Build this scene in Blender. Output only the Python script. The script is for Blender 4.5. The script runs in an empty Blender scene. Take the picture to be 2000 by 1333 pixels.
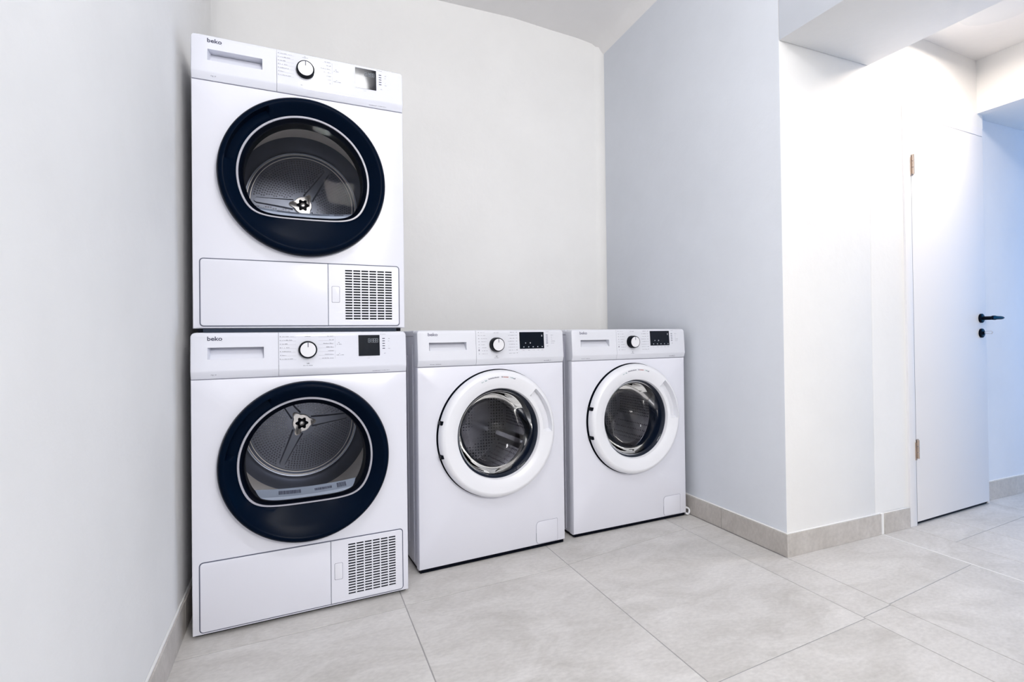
import bpy, bmesh, math, random
from mathutils import Matrix, Vector
random.seed(7)
S = bpy.context.scene
COL = S.collection
PI = math.pi

# ------------------------------------------------------------------ camera
cam_d = bpy.data.cameras.new('camera')
cam = bpy.data.objects.new('camera', cam_d)
COL.objects.link(cam)
rt = Vector((0.9237957, -0.3826881, -0.0123002))
up = Vector((0.0083266, -0.0120380, 0.9998929))
fw = Vector((0.3827951, 0.9237992, 0.0079342))
m = Matrix((( rt.x, up.x, -fw.x, 0), (rt.y, up.y, -fw.y, 0), (rt.z, up.z, -fw.z, 0.825), (0, 0, 0, 1)))
cam.matrix_world = m
cam_d.sensor_width = 36
cam_d.lens = 1003.98 / 2000 * 36
cam_d.shift_y = -17.5 / 2000
cam_d.clip_start = 0.02
S.camera = cam

# ------------------------------------------------------------------ world, lights, exposure
w = bpy.data.worlds.new('world'); S.world = w
w.use_nodes = True
w.node_tree.nodes['Background'].inputs[0].default_value = (0.55, 0.72, 1.0, 1)
w.node_tree.nodes['Background'].inputs[1].default_value = 0.05

def area(name, loc, target, size, power, col, shape='DISK', size_y=None, spread=PI):
    d = bpy.data.lights.new(name, 'AREA'); d.shape = shape; d.size = size
    if size_y: d.size_y = size_y
    d.energy = power; d.color = col; d.spread = spread
    o = bpy.data.objects.new(name, d); COL.objects.link(o)
    o.location = loc
    o.rotation_euler = (Vector(target) - Vector(loc)).to_track_quat('-Z', 'Y').to_euler()
    return o
ROOM_LAMP = (0.35, 0.38, 2.50)
BAY_LAMP = (2.50, 1.08, 2.06)
pl = bpy.data.lights.new('room_lamp_light', 'POINT'); pl.energy = 22.5; pl.color = (0.985, 0.985, 1.0); pl.shadow_soft_size = 0.12
plo = bpy.data.objects.new('room_lamp_light', pl); COL.objects.link(plo); plo.location = (ROOM_LAMP[0], ROOM_LAMP[1], ROOM_LAMP[2] - 0.05)
area('bay_lamp_light', BAY_LAMP, (2.50, 1.08, 0), 0.24, 8.8, (1.0, 0.87, 0.74))
area('added_fill_light', (1.12, -2.30, 2.1), (-0.2, 1.2, 0.8), 1.0, 61, (1.0, 0.97, 0.93), 'RECTANGLE', 0.75)  # added fill from behind the camera, not a known source
area('corridor_daylight', (4.45, 0.70, 1.05), (3.2, 1.2, 0.6), 0.8, 13, (0.02, 0.38, 1.0), 'RECTANGLE', 1.5)
S.view_settings.view_transform = 'Standard'
S.view_settings.look = 'None'
S.view_settings.gamma = 1
S.view_settings.use_curve_mapping = False
S.view_settings.exposure = 0.03

# ------------------------------------------------------------------ materials
def mat(name, col, rough=0.5, metal=0.0, spec=0.5, coat=0.0, noise=None, bump=None, emit=None):
    mt = bpy.data.materials.new(name); mt.use_nodes = True
    nt = mt.node_tree; b = nt.nodes['Principled BSDF']
    b.inputs['Base Color'].default_value = (*col, 1)
    b.inputs['Roughness'].default_value = rough
    b.inputs['Metallic'].default_value = metal
    b.inputs['Specular IOR Level'].default_value = spec
    b.inputs['Coat Weight'].default_value = coat
    if emit:
        b.inputs['Emission Color'].default_value = (*emit[0], 1)
        b.inputs['Emission Strength'].default_value = emit[1]
    tc = nt.nodes.new('ShaderNodeTexCoord')
    if noise:
        # noise = (scale, amount, detail)
        n = nt.nodes.new('ShaderNodeTexNoise'); n.inputs['Scale'].default_value = noise[0]
        n.inputs['Detail'].default_value = noise[2]; n.inputs['Roughness'].default_value = 0.65
        r = nt.nodes.new('ShaderNodeMapRange')
        r.inputs['From Min'].default_value = 0.3; r.inputs['From Max'].default_value = 0.7
        r.inputs['To Min'].default_value = 1 - noise[1]; r.inputs['To Max'].default_value = 1 + noise[1] * 0.4
        mx = nt.nodes.new('ShaderNodeVectorMath'); mx.operation = 'SCALE'
        mx.inputs[0].default_value = col
        nt.links.new(tc.outputs['Object'], n.inputs['Vector'])
        nt.links.new(n.outputs['Fac'], r.inputs['Value'])
        nt.links.new(r.outputs['Result'], mx.inputs['Scale'])
        nt.links.new(mx.outputs['Vector'], b.inputs['Base Color'])
    if bump:
        # bump = (scale, strength, distance)
        n2 = nt.nodes.new('ShaderNodeTexNoise'); n2.inputs['Scale'].default_value = bump[0]
        n2.inputs['Detail'].default_value = 5
        bp = nt.nodes.new('ShaderNodeBump'); bp.inputs['Strength'].default_value = bump[1]
        bp.inputs['Distance'].default_value = bump[2]
        nt.links.new(tc.outputs['Object'], n2.inputs['Vector'])
        nt.links.new(n2.outputs['Fac'], bp.inputs['Height'])
        nt.links.new(bp.outputs['Normal'], b.inputs['Normal'])
    return mt

M = {}
M['plaster'] = mat('wall_plaster', (0.86, 0.86, 0.86), 0.85, spec=0.2, noise=(3.0, 0.03, 4), bump=(30, 0.25, 0.004))
M['bluelit_plaster'] = mat('white_plaster_bluelit', (0.765, 0.80, 0.865), 0.85, spec=0.2, noise=(3.0, 0.03, 4), bump=(30, 0.25, 0.004))  # white plaster with bluish light mixed into its colour
M['ceiling'] = mat('ceiling_plaster', (0.87, 0.86, 0.86), 0.9, spec=0.2, noise=(3.0, 0.03, 4), bump=(26, 0.3, 0.004))
M['grout'] = mat('grout', (0.36, 0.355, 0.36), 0.9)
M['light_grout'] = mat('light_grout', (0.85, 0.85, 0.85), 0.9)
M['caulk'] = mat('caulk', (0.85, 0.85, 0.85), 0.7)
M['enamel'] = mat('white_enamel', (0.76, 0.77, 0.85), 0.28, spec=0.5)
M['plastic'] = mat('white_plastic', (0.80, 0.81, 0.88), 0.22, spec=0.5)
M['panel_gloss'] = mat('white_panel_plastic', (0.735, 0.75, 0.83), 0.06, spec=0.5)
M['panel_satin'] = mat('white_panel_satin', (0.72, 0.735, 0.80), 0.34, spec=0.35)
M['ring_white'] = mat('ring_white_plastic', (0.82, 0.83, 0.88), 0.3)
M['navy'] = mat('black_door_plastic', (0.0010, 0.0045, 0.014), 0.26, spec=0.03, bump=(900, 0.08, 0.0005))
M['navy_gloss'] = mat('glossy_black_plastic', (0.0015, 0.004, 0.010), 0.06, spec=0.30)
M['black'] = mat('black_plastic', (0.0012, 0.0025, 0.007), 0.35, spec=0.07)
M['rubber'] = mat('dark_rubber', (0.008, 0.018, 0.040), 0.35, spec=0.3)
M['chrome'] = mat('chrome', (0.75, 0.75, 0.78), 0.18, metal=1)
M['rim_grey'] = mat('grey_rim_plastic', (0.40, 0.40, 0.46), 0.3)
M['steel'] = mat('drum_steel', (0.70, 0.68, 0.67), 0.24, metal=1)
M['bright_steel'] = mat('bright_drum_steel', (0.92, 0.88, 0.85), 0.32, metal=0.2)
M['darksteel'] = mat('drum_back_steel', (0.24, 0.26, 0.32), 0.36, metal=0.8)
M['dim'] = mat('dimple_steel', (0.42, 0.42, 0.46), 0.25, metal=1)
M['shadowgap'] = mat('gap_grey', (0.10, 0.11, 0.16), 0.6)
M['lightgap'] = mat('seam_grey', (0.34, 0.35, 0.42), 0.6)
M['print'] = mat('grey_print', (0.20, 0.205, 0.25), 0.6)
M['print_dark'] = mat('dark_print', (0.05, 0.055, 0.10), 0.5)
M['print_mid'] = mat('mid_print', (0.20, 0.20, 0.27), 0.5)
M['digit'] = mat('unlit_digits', (0.10, 0.12, 0.15), 0.4)
M['icon'] = mat('display_icons', (0.35, 0.36, 0.40), 0.4)
M['knobface'] = mat('knob_face', (0.80, 0.80, 0.84), 0.25)
M['brass'] = mat('hinge_brass', (0.50, 0.41, 0.35), 0.35, metal=0.85)
M['doorpaint'] = mat('door_paint', (0.84, 0.84, 0.87), 0.6, spec=0.2)
M['handleblack'] = mat('handle_black', (0.001, 0.003, 0.009), 0.35, spec=0.08)
M['hose'] = mat('hose_white', (0.75, 0.76, 0.80), 0.35)
M['lint'] = mat('lint_filter_plastic', (0.36, 0.42, 0.54), 0.3)
M['red'] = mat('print_red', (0.42, 0.12, 0.12), 0.5)
M['teal'] = mat('print_teal', (0.25, 0.40, 0.42), 0.5)
M['lampglass'] = mat('lamp_body', (0.8, 0.8, 0.8), 0.4)
M['winframe'] = mat('window_frame_white', (0.8, 0.8, 0.8), 0.4)

def tile_mat(name, col, seed):
    mt = bpy.data.materials.new(name); mt.use_nodes = True
    nt = mt.node_tree; b = nt.nodes['Principled BSDF']; L = nt.links.new
    tc = nt.nodes.new('ShaderNodeTexCoord')
    mp = nt.nodes.new('ShaderNodeMapping'); mp.inputs['Location'].default_value = (seed * 3.1, seed * 1.7, 0)
    mp.inputs['Rotation'].default_value = (0, 0, 0.6 + seed)
    mp.inputs['Scale'].default_value = (1, 2.0, 1)
    L(tc.outputs['Object'], mp.inputs['Vector'])
    n = nt.nodes.new('ShaderNodeTexNoise'); n.inputs['Scale'].default_value = 3.2; n.inputs['Detail'].default_value = 9
    n.inputs['Roughness'].default_value = 0.68; n.inputs['Distortion'].default_value = 0.7
    n2 = nt.nodes.new('ShaderNodeTexNoise'); n2.inputs['Scale'].default_value = 60; n2.inputs['Detail'].default_value = 6
    L(mp.outputs['Vector'], n.inputs['Vector']); L(mp.outputs['Vector'], n2.inputs['Vector'])
    r = nt.nodes.new('ShaderNodeValToRGB')
    e = r.color_ramp.elements
    e[0].position = 0.30; e[0].color = (col[0] * 0.80, col[1] * 0.79, col[2] * 0.77, 1)
    e[1].position = 0.66; e[1].color = (col[0] * 1.09, col[1] * 1.09, col[2] * 1.09, 1)
    L(n.outputs['Fac'], r.inputs['Fac'])
    mr = nt.nodes.new('ShaderNodeMapRange'); mr.inputs['From Min'].default_value = 0.35; mr.inputs['From Max'].default_value = 0.65
    mr.inputs['To Min'].default_value = 0.93; mr.inputs['To Max'].default_value = 1.04
    L(n2.outputs['Fac'], mr.inputs['Value'])
    sc = nt.nodes.new('ShaderNodeVectorMath'); sc.operation = 'SCALE'
    L(r.outputs['Color'], sc.inputs[0]); L(mr.outputs['Result'], sc.inputs['Scale'])
    L(sc.outputs['Vector'], b.inputs['Base Color'])
    b.inputs['Roughness'].default_value = 0.42; b.inputs['Specular IOR Level'].default_value = 0.35
    bp = nt.nodes.new('ShaderNodeBump'); bp.inputs['Strength'].default_value = 0.25; bp.inputs['Distance'].default_value = 0.002
    L(n2.outputs['Fac'], bp.inputs['Height']); L(bp.outputs['Normal'], b.inputs['Normal'])
    return mt
TILE = [tile_mat('floor_tile_%s' % n, (0.65, 0.635, 0.625), s) for n, s in (('plain', 0.0), ('veined', 1.3), ('cloudy', 2.9))]
BASEM = tile_mat('baseboard_tile', (0.57, 0.54, 0.515), 4.2)

def glass_mat(name, tint, ior=1.5, rough=0.0):
    mt = bpy.data.materials.new(name); mt.use_nodes = True
    nt = mt.node_tree; nt.nodes.remove(nt.nodes['Principled BSDF'])
    out = nt.nodes['Material Output']
    t = nt.nodes.new('ShaderNodeBsdfTransparent'); t.inputs[0].default_value = (*tint, 1)
    g = nt.nodes.new('ShaderNodeBsdfGlossy'); g.inputs['Roughness'].default_value = rough
    f = nt.nodes.new('ShaderNodeFresnel'); f.inputs['IOR'].default_value = ior
    x = nt.nodes.new('ShaderNodeMixShader')
    nt.links.new(f.outputs[0], x.inputs[0]); nt.links.new(t.outputs[0], x.inputs[1]); nt.links.new(g.outputs[0], x.inputs[2])
    nt.links.new(x.outputs[0], out.inputs['Surface'])
    return mt
M['glass'] = glass_mat('door_glass', (0.97, 0.975, 0.985), 1.13)
M['bowl'] = glass_mat('bowl_glass', (0.56, 0.58, 0.64), 1.34)
M['pane'] = glass_mat('window_glass', (0.98, 0.98, 0.98))

def holes_mat():
    mt = mat('washer_drum_steel', (0.5, 0.5, 0.52), 0.24, metal=0.8)
    nt = mt.node_tree; b = nt.nodes['Principled BSDF']
    tc = nt.nodes.new('ShaderNodeTexCoord')
    v = nt.nodes.new('ShaderNodeTexVoronoi'); v.inputs['Scale'].default_value = 75; v.inputs['Randomness'].default_value = 0.15
    r = nt.nodes.new('ShaderNodeValToRGB'); e = r.color_ramp.elements
    e[0].position = 0.22; e[0].color = (0.01, 0.012, 0.02, 1); e[1].position = 0.34; e[1].color = (0.62, 0.60, 0.60, 1)
    nt.links.new(tc.outputs['Object'], v.inputs['Vector']); nt.links.new(v.outputs['Distance'], r.inputs['Fac'])
    nt.links.new(r.outputs['Color'], b.inputs['Base Color'])
    return mt
M['holes'] = holes_mat()

# ------------------------------------------------------------------ mesh helpers
def link(name, me, parent=None, m=None):
    o = bpy.data.objects.new(name, me); COL.objects.link(o)
    if parent: o.parent = parent
    if m is not None and not me.materials: me.materials.append(m)
    return o

def from_bm(name, bm, m, parent=None, smooth=None):
    bmesh.ops.recalc_face_normals(bm, faces=bm.faces)
    me = bpy.data.meshes.new(name); bm.to_mesh(me); bm.free()
    me.materials.append(m)
    if smooth is not None:
        for p in me.polygons: p.use_smooth = True
        me.set_sharp_from_angle(angle=smooth)
    return link(name, me, parent)

def bm_box(bm, x0, x1, y0, y1, z0, z1):
    vs = [bm.verts.new((x, y, z)) for x in (x0, x1) for y in (y0, y1) for z in (z0, z1)]
    for f in ((0, 1, 3, 2), (4, 6, 7, 5), (0, 4, 5, 1), (2, 3, 7, 6), (0, 2, 6, 4), (1, 5, 7, 3)):
        bm.faces.new([vs[i] for i in f])
    return vs

def box(name, x0, x1, y0, y1, z0, z1, m, parent=None, bevel=0, seg=2):
    bm = bmesh.new(); bm_box(bm, x0, x1, y0, y1, z0, z1)
    if bevel:
        bmesh.ops.bevel(bm, geom=bm.edges[:], offset=bevel, segments=seg, profile=0.5, affect='EDGES')
    return from_bm(name, bm, m, parent, math.radians(40) if bevel else None)

def boxes(name, lst, m, parent=None):
    bm = bmesh.new()
    for b in lst: bm_box(bm, *b)
    return from_bm(name, bm, m, parent)

def loft(name, rings, m, parent=None, cap0=False, cap1=False, closed=True, smooth=35):
    """rings: lists of 3D points, equal length"""
    bm = bmesh.new(); V = [[bm.verts.new(p) for p in r] for r in rings]
    n = len(V[0])
    for a, b in zip(V, V[1:]):
        for i in range(n if closed else n - 1):
            j = (i + 1) % n
            bm.faces.new((a[i], a[j], b[j], b[i]))
    if cap0: bm.faces.new(V[0])
    if cap1: bm.faces.new(V[-1])
    return from_bm(name, bm, m, parent, math.radians(smooth))

def circ(r, y, cx, cz, n=96, a0=0.0):
    return [(cx + r * math.cos(2 * PI * i / n + a0), y, cz + r * math.sin(2 * PI * i / n + a0)) for i in range(n)]

def lathe(name, prof, cx, cz, m, parent=None, n=96, cap0=False, cap1=False, smooth=35):
    return loft(name, [circ(r, y, cx, cz, n) for r, y in prof], m, parent, cap0, cap1, smooth=smooth)

def rrect(x0, x1, z0, z1, r, n=5):
    """rounded rectangle outline in xz; r can be 4-tuple bl, br, tr, tl"""
    if not isinstance(r, tuple): r = (r,) * 4
    pts = []
    for (cx, cz, a, rr) in ((x0 + r[0], z0 + r[0], PI, r[0]), (x1 - r[1], z0 + r[1], 1.5 * PI, r[1]),
                            (x1 - r[2], z1 - r[2], 0, r[2]), (x0 + r[3], z1 - r[3], 0.5 * PI, r[3])):
        for k in range(n + 1):
            t = a + 0.5 * PI * k / n
            pts.append((cx + rr * math.cos(t), cz + rr * math.sin(t)))
    return pts

def inset(pts, d):
    n = len(pts); cx = sum(p[0] for p in pts) / n; cz = sum(p[1] for p in pts) / n
    out = []
    x0 = min(p[0] for p in pts); x1 = max(p[0] for p in pts); z0 = min(p[1] for p in pts); z1 = max(p[1] for p in pts)
    sx = 1 - 2 * d / (x1 - x0); sz = 1 - 2 * d / (z1 - z0)
    mx, mz = (x0 + x1) / 2, (z0 + z1) / 2
    return [(mx + (x - mx) * sx, mz + (z - mz) * sz) for x, z in pts]

def plate(name, outline, y0, y1, m, parent=None, bev=0.0, ytilt=None):
    """prism of an xz outline from y1 (back) to y0 (front), front edge chamfered"""
    f = ytilt or (lambda z: 0.0)
    rings = [[(x, y1, z) for x, z in outline], [(x, y0 + bev + f(z), z) for x, z in outline]]
    if bev:
        rings.append([(x, y0 + bev * 0.3 + f(z), z) for x, z in inset(outline, bev * 0.3)])
        rings.append([(x, y0 + f(z), z) for x, z in inset(outline, bev)])
    return loft(name, rings, m, parent, True, True)

def outline_line(name, outline, wdt, y, m, parent):
    """thin closed strip lying along an outline, just proud of the front"""
    a = inset(outline, -wdt / 2); b = inset(outline, wdt / 2)
    bm = bmesh.new(); A = [bm.verts.new((x, y, z)) for x, z in a]; B = [bm.verts.new((x, y, z)) for x, z in b]
    n = len(A)
    for i in range(n):
        j = (i + 1) % n
        bm.faces.new((A[i], A[j], B[j], B[i]))
    return from_bm(name, bm, m, parent)

def front_with_hole(name, x0, x1, z0, z1, yb, hx, hz, hr, m, parent, n=96, er=0.004):
    """front sheet with round opening, rounded outer edge, folded back to y=yb"""
    ang = [2 * PI * i / n for i in range(n)]
    def rect(t, d):
        c, s = math.cos(t), math.sin(t)
        k = min(((x1 - d - hx) / c if c > 1e-9 else 1e9), ((x0 + d - hx) / c if c < -1e-9 else 1e9),
                ((z1 - d - hz) / s if s > 1e-9 else 1e9), ((z0 + d - hz) / s if s < -1e-9 else 1e9))
        return [hx + k * c, hz + k * s]
    def ring(d):
        R = [rect(t, d) for t in ang]
        for cx, cz in ((x0 + d, z0 + d), (x1 - d, z0 + d), (x1 - d, z1 - d), (x0 + d, z1 - d)):
            k = min(range(n), key=lambda i: (R[i][0] - cx) ** 2 + (R[i][1] - cz) ** 2)
            R[k] = [cx, cz]
        return R
    rings = [[(x, yb, z) for x, z in ring(0)], [(x, er, z) for x, z in ring(0)],
             [(x, er * 0.3, z) for x, z in ring(er * 0.3)], [(x, 0, z) for x, z in ring(er)],
             circ(hr, 0, hx, hz, n), circ(hr - 0.002, 0.004, hx, hz, n), circ(hr - 0.002, 0.03, hx, hz, n)]
    return loft(name, rings, m, parent)

def tube(name, pts, r, m, parent=None, n=12, closed=False, cap=True):
    rings = []
    P = [Vector(p) for p in pts]; N = len(P)
    for i, p in enumerate(P):
        d = (P[(i + 1) % N] - P[i - 1]) if closed else (P[min(i + 1, N - 1)] - P[max(i - 1, 0)])
        d.normalize()
        a = d.orthogonal().normalized() if i == 0 else (a - d * a.dot(d)).normalized()
        b = d.cross(a)
        rr = r[i] if isinstance(r, (list, tuple)) else r
        rings.append([p + (a * math.cos(2 * PI * k / n) + b * math.sin(2 * PI * k / n)) * rr for k in range(n)])
    if closed: rings.append(rings[0])
    return loft(name, rings, m, parent, cap and not closed, cap and not closed)

def text(name, s, x, z, size, y, m, parent, tilt=0.0, bold=0.0, sx=1.0, align='LEFT', shear=0.0):
    c = bpy.data.curves.new(name, 'FONT'); c.body = s; c.size = size; c.extrude = 0.0001
    c.offset = bold; c.align_x = align; c.shear = shear; c.resolution_u = 3
    t = bpy.data.objects.new(name, c); COL.objects.link(t)
    bpy.context.view_layer.update()
    me = bpy.data.meshes.new_from_object(t)
    bpy.data.objects.remove(t); bpy.data.curves.remove(c)
    me.transform(Matrix.Translation((x, y, z)) @ Matrix.Rotation(PI / 2 - tilt, 4, 'X') @ Matrix.Diagonal((sx, 1, 1, 1)))
    me.materials.clear(); me.materials.append(m)
    return link(name, me, parent)

def quads(name, lst, m, parent, yf, kind=None):
    """flat print: list of (x0,x1,z0,z1)"""
    bm = bmesh.new()
    for x0, x1, z0, z1 in lst:
        vs = [bm.verts.new((x, yf(z) if callable(yf) else yf, z)) for x, z in ((x0, z0), (x1, z0), (x1, z1), (x0, z1))]
        bm.faces.new(vs)
    o = from_bm(name, bm, m, parent)
    if len(lst) > 1: o['kind'] = 'stuff'
    return o

def empty(name, loc, rz, label, cat, group=None):
    o = bpy.data.objects.new(name, None); COL.objects.link(o); o.empty_display_size = 0.1
    o.location = loc; o.rotation_euler = (0, 0, rz)
    o['label'] = label; o['category'] = cat
    if group: o['group'] = group
    return o
def struct(o): o['kind'] = 'structure'; return o

# ------------------------------------------------------------------ room shell
LX = -0.312      # left wall face
RX = 1.656       # right wall face
BY = 2.585       # back wall face
JY = 1.372       # jamb / bay wall face
X2 = 2.155       # inner face of the thick wall
CZ = 2.60
struct(box('wall_left', LX - 0.15, LX, -2.5, BY + 0.15, 0, CZ + 0.1, M['plaster']))
struct(box('wall_back', LX, RX + 0.3, BY, BY + 0.15, 0, CZ + 0.1, M['plaster']))
struct(box('wall_right', RX, X2 + 0.02, JY, BY, 0, CZ, M['plaster'], None, 0.003, 2)); 
def bluelit_side(o):
    # faces towards the laundry get the bluish light as part of their colour
    o.data.materials.append(M['bluelit_plaster'])
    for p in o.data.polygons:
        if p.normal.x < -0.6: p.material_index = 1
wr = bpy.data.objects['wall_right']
# lintel over the wide opening
struct(box('wall_lintel', RX, X2, -2.5, JY, 1.912, CZ, M['plaster'], None, 0.003, 2))
WZ0, WZ1 = 1.66, 2.53
bluelit_side(wr); bluelit_side(bpy.data.objects['wall_lintel'])
struct(boxes('wall_front', [(LX - 0.15, 0.60, -2.65, -2.5, 0, CZ), (1.64, 4.7, -2.65, -2.5, 0, CZ), (0.60, 1.64, -2.65, -2.5, 0, WZ0),
                            (0.60, 1.64, -2.65, -2.5, WZ1, CZ)], M['plaster']))
# made-up window behind the camera, added to go with the fill light
w1 = bpy.data.objects.new('added_window', None); COL.objects.link(w1); struct(w1)
for b in ((0.60, 0.65, -2.56, -2.50, WZ0, WZ1), (1.59, 1.64, -2.56, -2.50, WZ0, WZ1), (0.65, 1.59, -2.56, -2.50, WZ0, WZ0 + 0.05), (0.65, 1.59, -2.56, -2.50, WZ1 - 0.05, WZ1)):
    box('window_frame', *b, M['winframe'], w1, 0.003, 1)
box('pane', 0.65, 1.59, -2.54, -2.534, WZ0 + 0.05, WZ1 - 0.05, M['pane'], w1)

def fillet(name, cx, cy, sx, sy, r, m, z1=2.56):
    # concave quarter round in the inner corner (cx, cy); room lies towards +sx, +sy
    pts = [(cx, cy)] + [(cx + sx * (r - r * math.sin(t)), cy + sy * (r - r * math.cos(t))) for t in [PI / 2 * k / 10 for k in range(11)]]
    bm = bmesh.new(); A = [bm.verts.new((x, y, 0.095)) for x, y in pts]; B = [bm.verts.new((x, y, z1)) for x, y in pts]; n = len(A)
    for i in range(n): bm.faces.new((A[i], A[(i + 1) % n], B[(i + 1) % n], B[i]))
    bm.faces.new(A); bm.faces.new(B)
    return struct(from_bm(name, bm, m, None, math.radians(40)))
fillet('trim_1', LX - 0.001, BY + 0.001, 1, -1, 0.28, M['plaster'])
fillet('trim_2', RX + 0.001, BY + 0.001, -1, -1, 0.05, M['plaster'], 2.52)

# ceiling of the laundry room: gently bent, coved down into the right wall
prof = [(LX, 2.56), (0.30, 2.572), (0.651, 2.570), (1.094, 2.574), (1.35, 2.556), (1.50, 2.548), (1.60, 2.535), (1.640, 2.515), (RX + 0.001, 2.46)]
bm = bmesh.new()
ys = [-2.5, -1.5, -0.5, 0.5, 1.4, 2.0, 2.3, BY]
grid = []
for y in ys:
    row = []
    for x, z in prof:
        dz = 0.012 * math.sin(x * 3.1 + y * 1.7) + (0.05 * max(0, (BY - y) / 2.0) if x > 0.6 else 0.05 * max(0, (BY - y) / 2.0) * 0.7)
        if y == BY: dz = 0
        row.append(bm.verts.new((x, y, z + min(dz, 0.03))))
    grid.append(row)
for a, b in zip(grid, grid[1:]):
    for i in range(len(prof) - 1): bm.faces.new((a[i], a[i + 1], b[i + 1], b[i]))
ext = bmesh.ops.extrude_face_region(bm, geom=bm.faces[:])
for v in [g for g in ext['geom'] if isinstance(g, bmesh.types.BMVert)]: v.co.z = 2.70
struct(from_bm('ceiling', bm, M['ceiling'], None, math.radians(50)))

# bay and corridor beyond the opening
BZ = 2.108
X3 = 2.985
FY = 1.432       # far wall face behind the second opening
def poly_wall(name, lst, m):
    bm = bmesh.new()
    for pts, z0, z1 in lst:
        A = [bm.verts.new((x, y, z0)) for x, y in pts]; B = [bm.verts.new((x, y, z1)) for x, y in pts]; n = len(A)
        for i in range(n): bm.faces.new((A[i], A[(i + 1) % n], B[(i + 1) % n], B[i]))
        bm.faces.new(A); bm.faces.new(B)
    return from_bm(name, bm, m)
# the bay wall runs off at a slight angle, like the door in it
struct(poly_wall('wall_bay', [([(X2, JY - 0.0005), (2.366, JY - 0.002), (2.366, JY + 0.13), (X2, JY + 0.13)], 0, 2.25),
                              ([(2.366, JY - 0.002), (3.0355, JY + 0.029), (3.0355, JY + 0.13), (2.366, JY + 0.13)], 1.79, 2.25)], M['plaster']))
struct(boxes('wall_corridor', [(3.036, 4.75, FY, FY + 0.12, 0, 2.25)], M['bluelit_plaster']))  # bluish corridor light is in the wall colour here too
struct(box('wall_passage', X3, 3.46, -2.5, FY - 0.0005, 1.856, 2.25, M['plaster']))
struct(boxes('ceiling_bay', [(X2 - 0.02, X3 + 0.02, -2.5, JY + 0.12, BZ, 2.25)], M['ceiling']))
struct(boxes('ceiling_corridor', [(3.46, 4.75, -2.5, FY + 0.12, 2.11, 2.25)], M['ceiling']))
struct(boxes('wall_end', [(4.6, 4.75, -2.5, 0.2, 0, 2.25), (4.6, 4.75, 1.2, FY + 0.12, 0, 2.25), (4.6, 4.75, 0.2, 1.2, 0, 0.2),
                          (4.6, 4.75, 0.2, 1.2, 2.0, 2.25)], M['plaster']))
w2 = bpy.data.objects.new('window_2', None); COL.objects.link(w2); struct(w2)
for b in ((4.62, 4.68, 0.2, 0.26, 0.2, 2.0), (4.62, 4.68, 1.14, 1.2, 0.2, 2.0), (4.62, 4.68, 0.26, 1.14, 0.2, 0.26), (4.62, 4.68, 0.26, 1.14, 1.94, 2.0)):
    box('window_frame', *b, M['winframe'], w2, 0.003, 1)
box('pane', 4.645, 4.65, 0.26, 1.14, 0.26, 1.94, M['pane'], w2)
struct(boxes('wall_behind_door', [(2.2, 3.2, 1.9, 1.95, 0, 2.0), (2.2, 2.25, 1.5, 1.9, 0, 2.0), (3.15, 3.2, 1.56, 1.9, 0, 2.0), (2.2, 3.2, 1.5, 1.95, 2.0, 2.03)], M['plaster']))

# ------------------------------------------------------------------ floor and tiles
floor = struct(box('floor', LX - 0.15, 4.75, -2.65, BY + 0.15, -0.10, -0.0012, M['grout']))
def tile(corners, k, parent=floor, gap=0.0015):
    # corners ccw (x,y)
    cx = sum(c[0] for c in corners) / 4; cy = sum(c[1] for c in corners) / 4
    bm = bmesh.new()
    def ins(g):
        out = []
        for x, y in corners:
            out.append((x - math.copysign(g, x - cx), y - math.copysign(g, y - cy)))
        return out
    A = [bm.verts.new((x, y, -0.008)) for x, y in ins(gap)]
    B = [bm.verts.new((x, y, -0.0006)) for x, y in ins(gap)]
    C = [bm.verts.new((x, y, 0.0)) for x, y in ins(gap + 0.0008)]
    for P, Q in ((A, B), (B, C)):
        for i in range(4):
            j = (i + 1) % 4; bm.faces.new((P[i], P[j], Q[j], Q[i]))
    bm.faces.new(C)
    return from_bm('tile', bm, TILE[k % 3], parent)
def slab(xa, xb, levels, k0):
    """levels: functions y(x) from back to front"""
    for i, (ya, yb) in enumerate(zip(levels, levels[1:])):
        tile([(xa, yb(xa)), (xb, yb(xb)), (xb, ya(xb)), (xa, ya(xa))], k0 + i * 2)
def lv(x0, y0, s): return lambda x: y0 + s * (x - x0)
cst = lambda y: (lambda x: y)
colA = [cst(BY), lv(-0.3, 2.25, 0.06), lv(-0.3, 1.560, 0.045), lv(-0.3, 0.87, 0.05), lv(-0.3, 0.18, 0.05), lv(-0.3, -0.51, 0.05), lv(-0.3, -1.20, 0.05), lv(-0.3, -1.9, 0.05), cst(-2.5)]
colB = [cst(BY), lv(0.295, 2.28, 0.07), lv(0.295, 1.597, 0.06), lv(0.295, 0.86, 0.06), lv(0.295, 0.18, 0.06), lv(0.295, -0.51, 0.06), lv(0.295, -1.2, 0.06), lv(0.295, -1.9, 0.06), cst(-2.5)]
colC = [cst(BY), lv(0.89, 2.35, 0.08), lv(0.89, 1.643, 0.16), lv(0.89, 0.946, 0.068), lv(0.89, 0.25, 0.068), lv(0.89, -0.44, 0.068), lv(0.89, -1.13, 0.068), lv(0.89, -1.8, 0.068), cst(-2.5)]
colD = [cst(BY), lv(1.50, 1.73, 0.05), lv(1.50, 0.994, 0.08), lv(1.5, 0.30, 0.08), lv(1.5, -0.4, 0.08), lv(1.5, -1.1, 0.08), lv(1.5, -1.8, 0.08), cst(-2.5)]
colE = [cst(JY), lv(1.64, 1.010, 0.10), lv(1.64, 0.31, 0.10), lv(1.64, -0.4, 0.1), lv(1.64, -1.1, 0.1), lv(1.64, -1.8, 0.1), cst(-2.5)]
slab(LX, 0.295, colA, 0); slab(0.295, 0.888, colB, 1); slab(0.888, 1.50, colC, 2); slab(1.50, 1.643, colD, 0)
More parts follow.
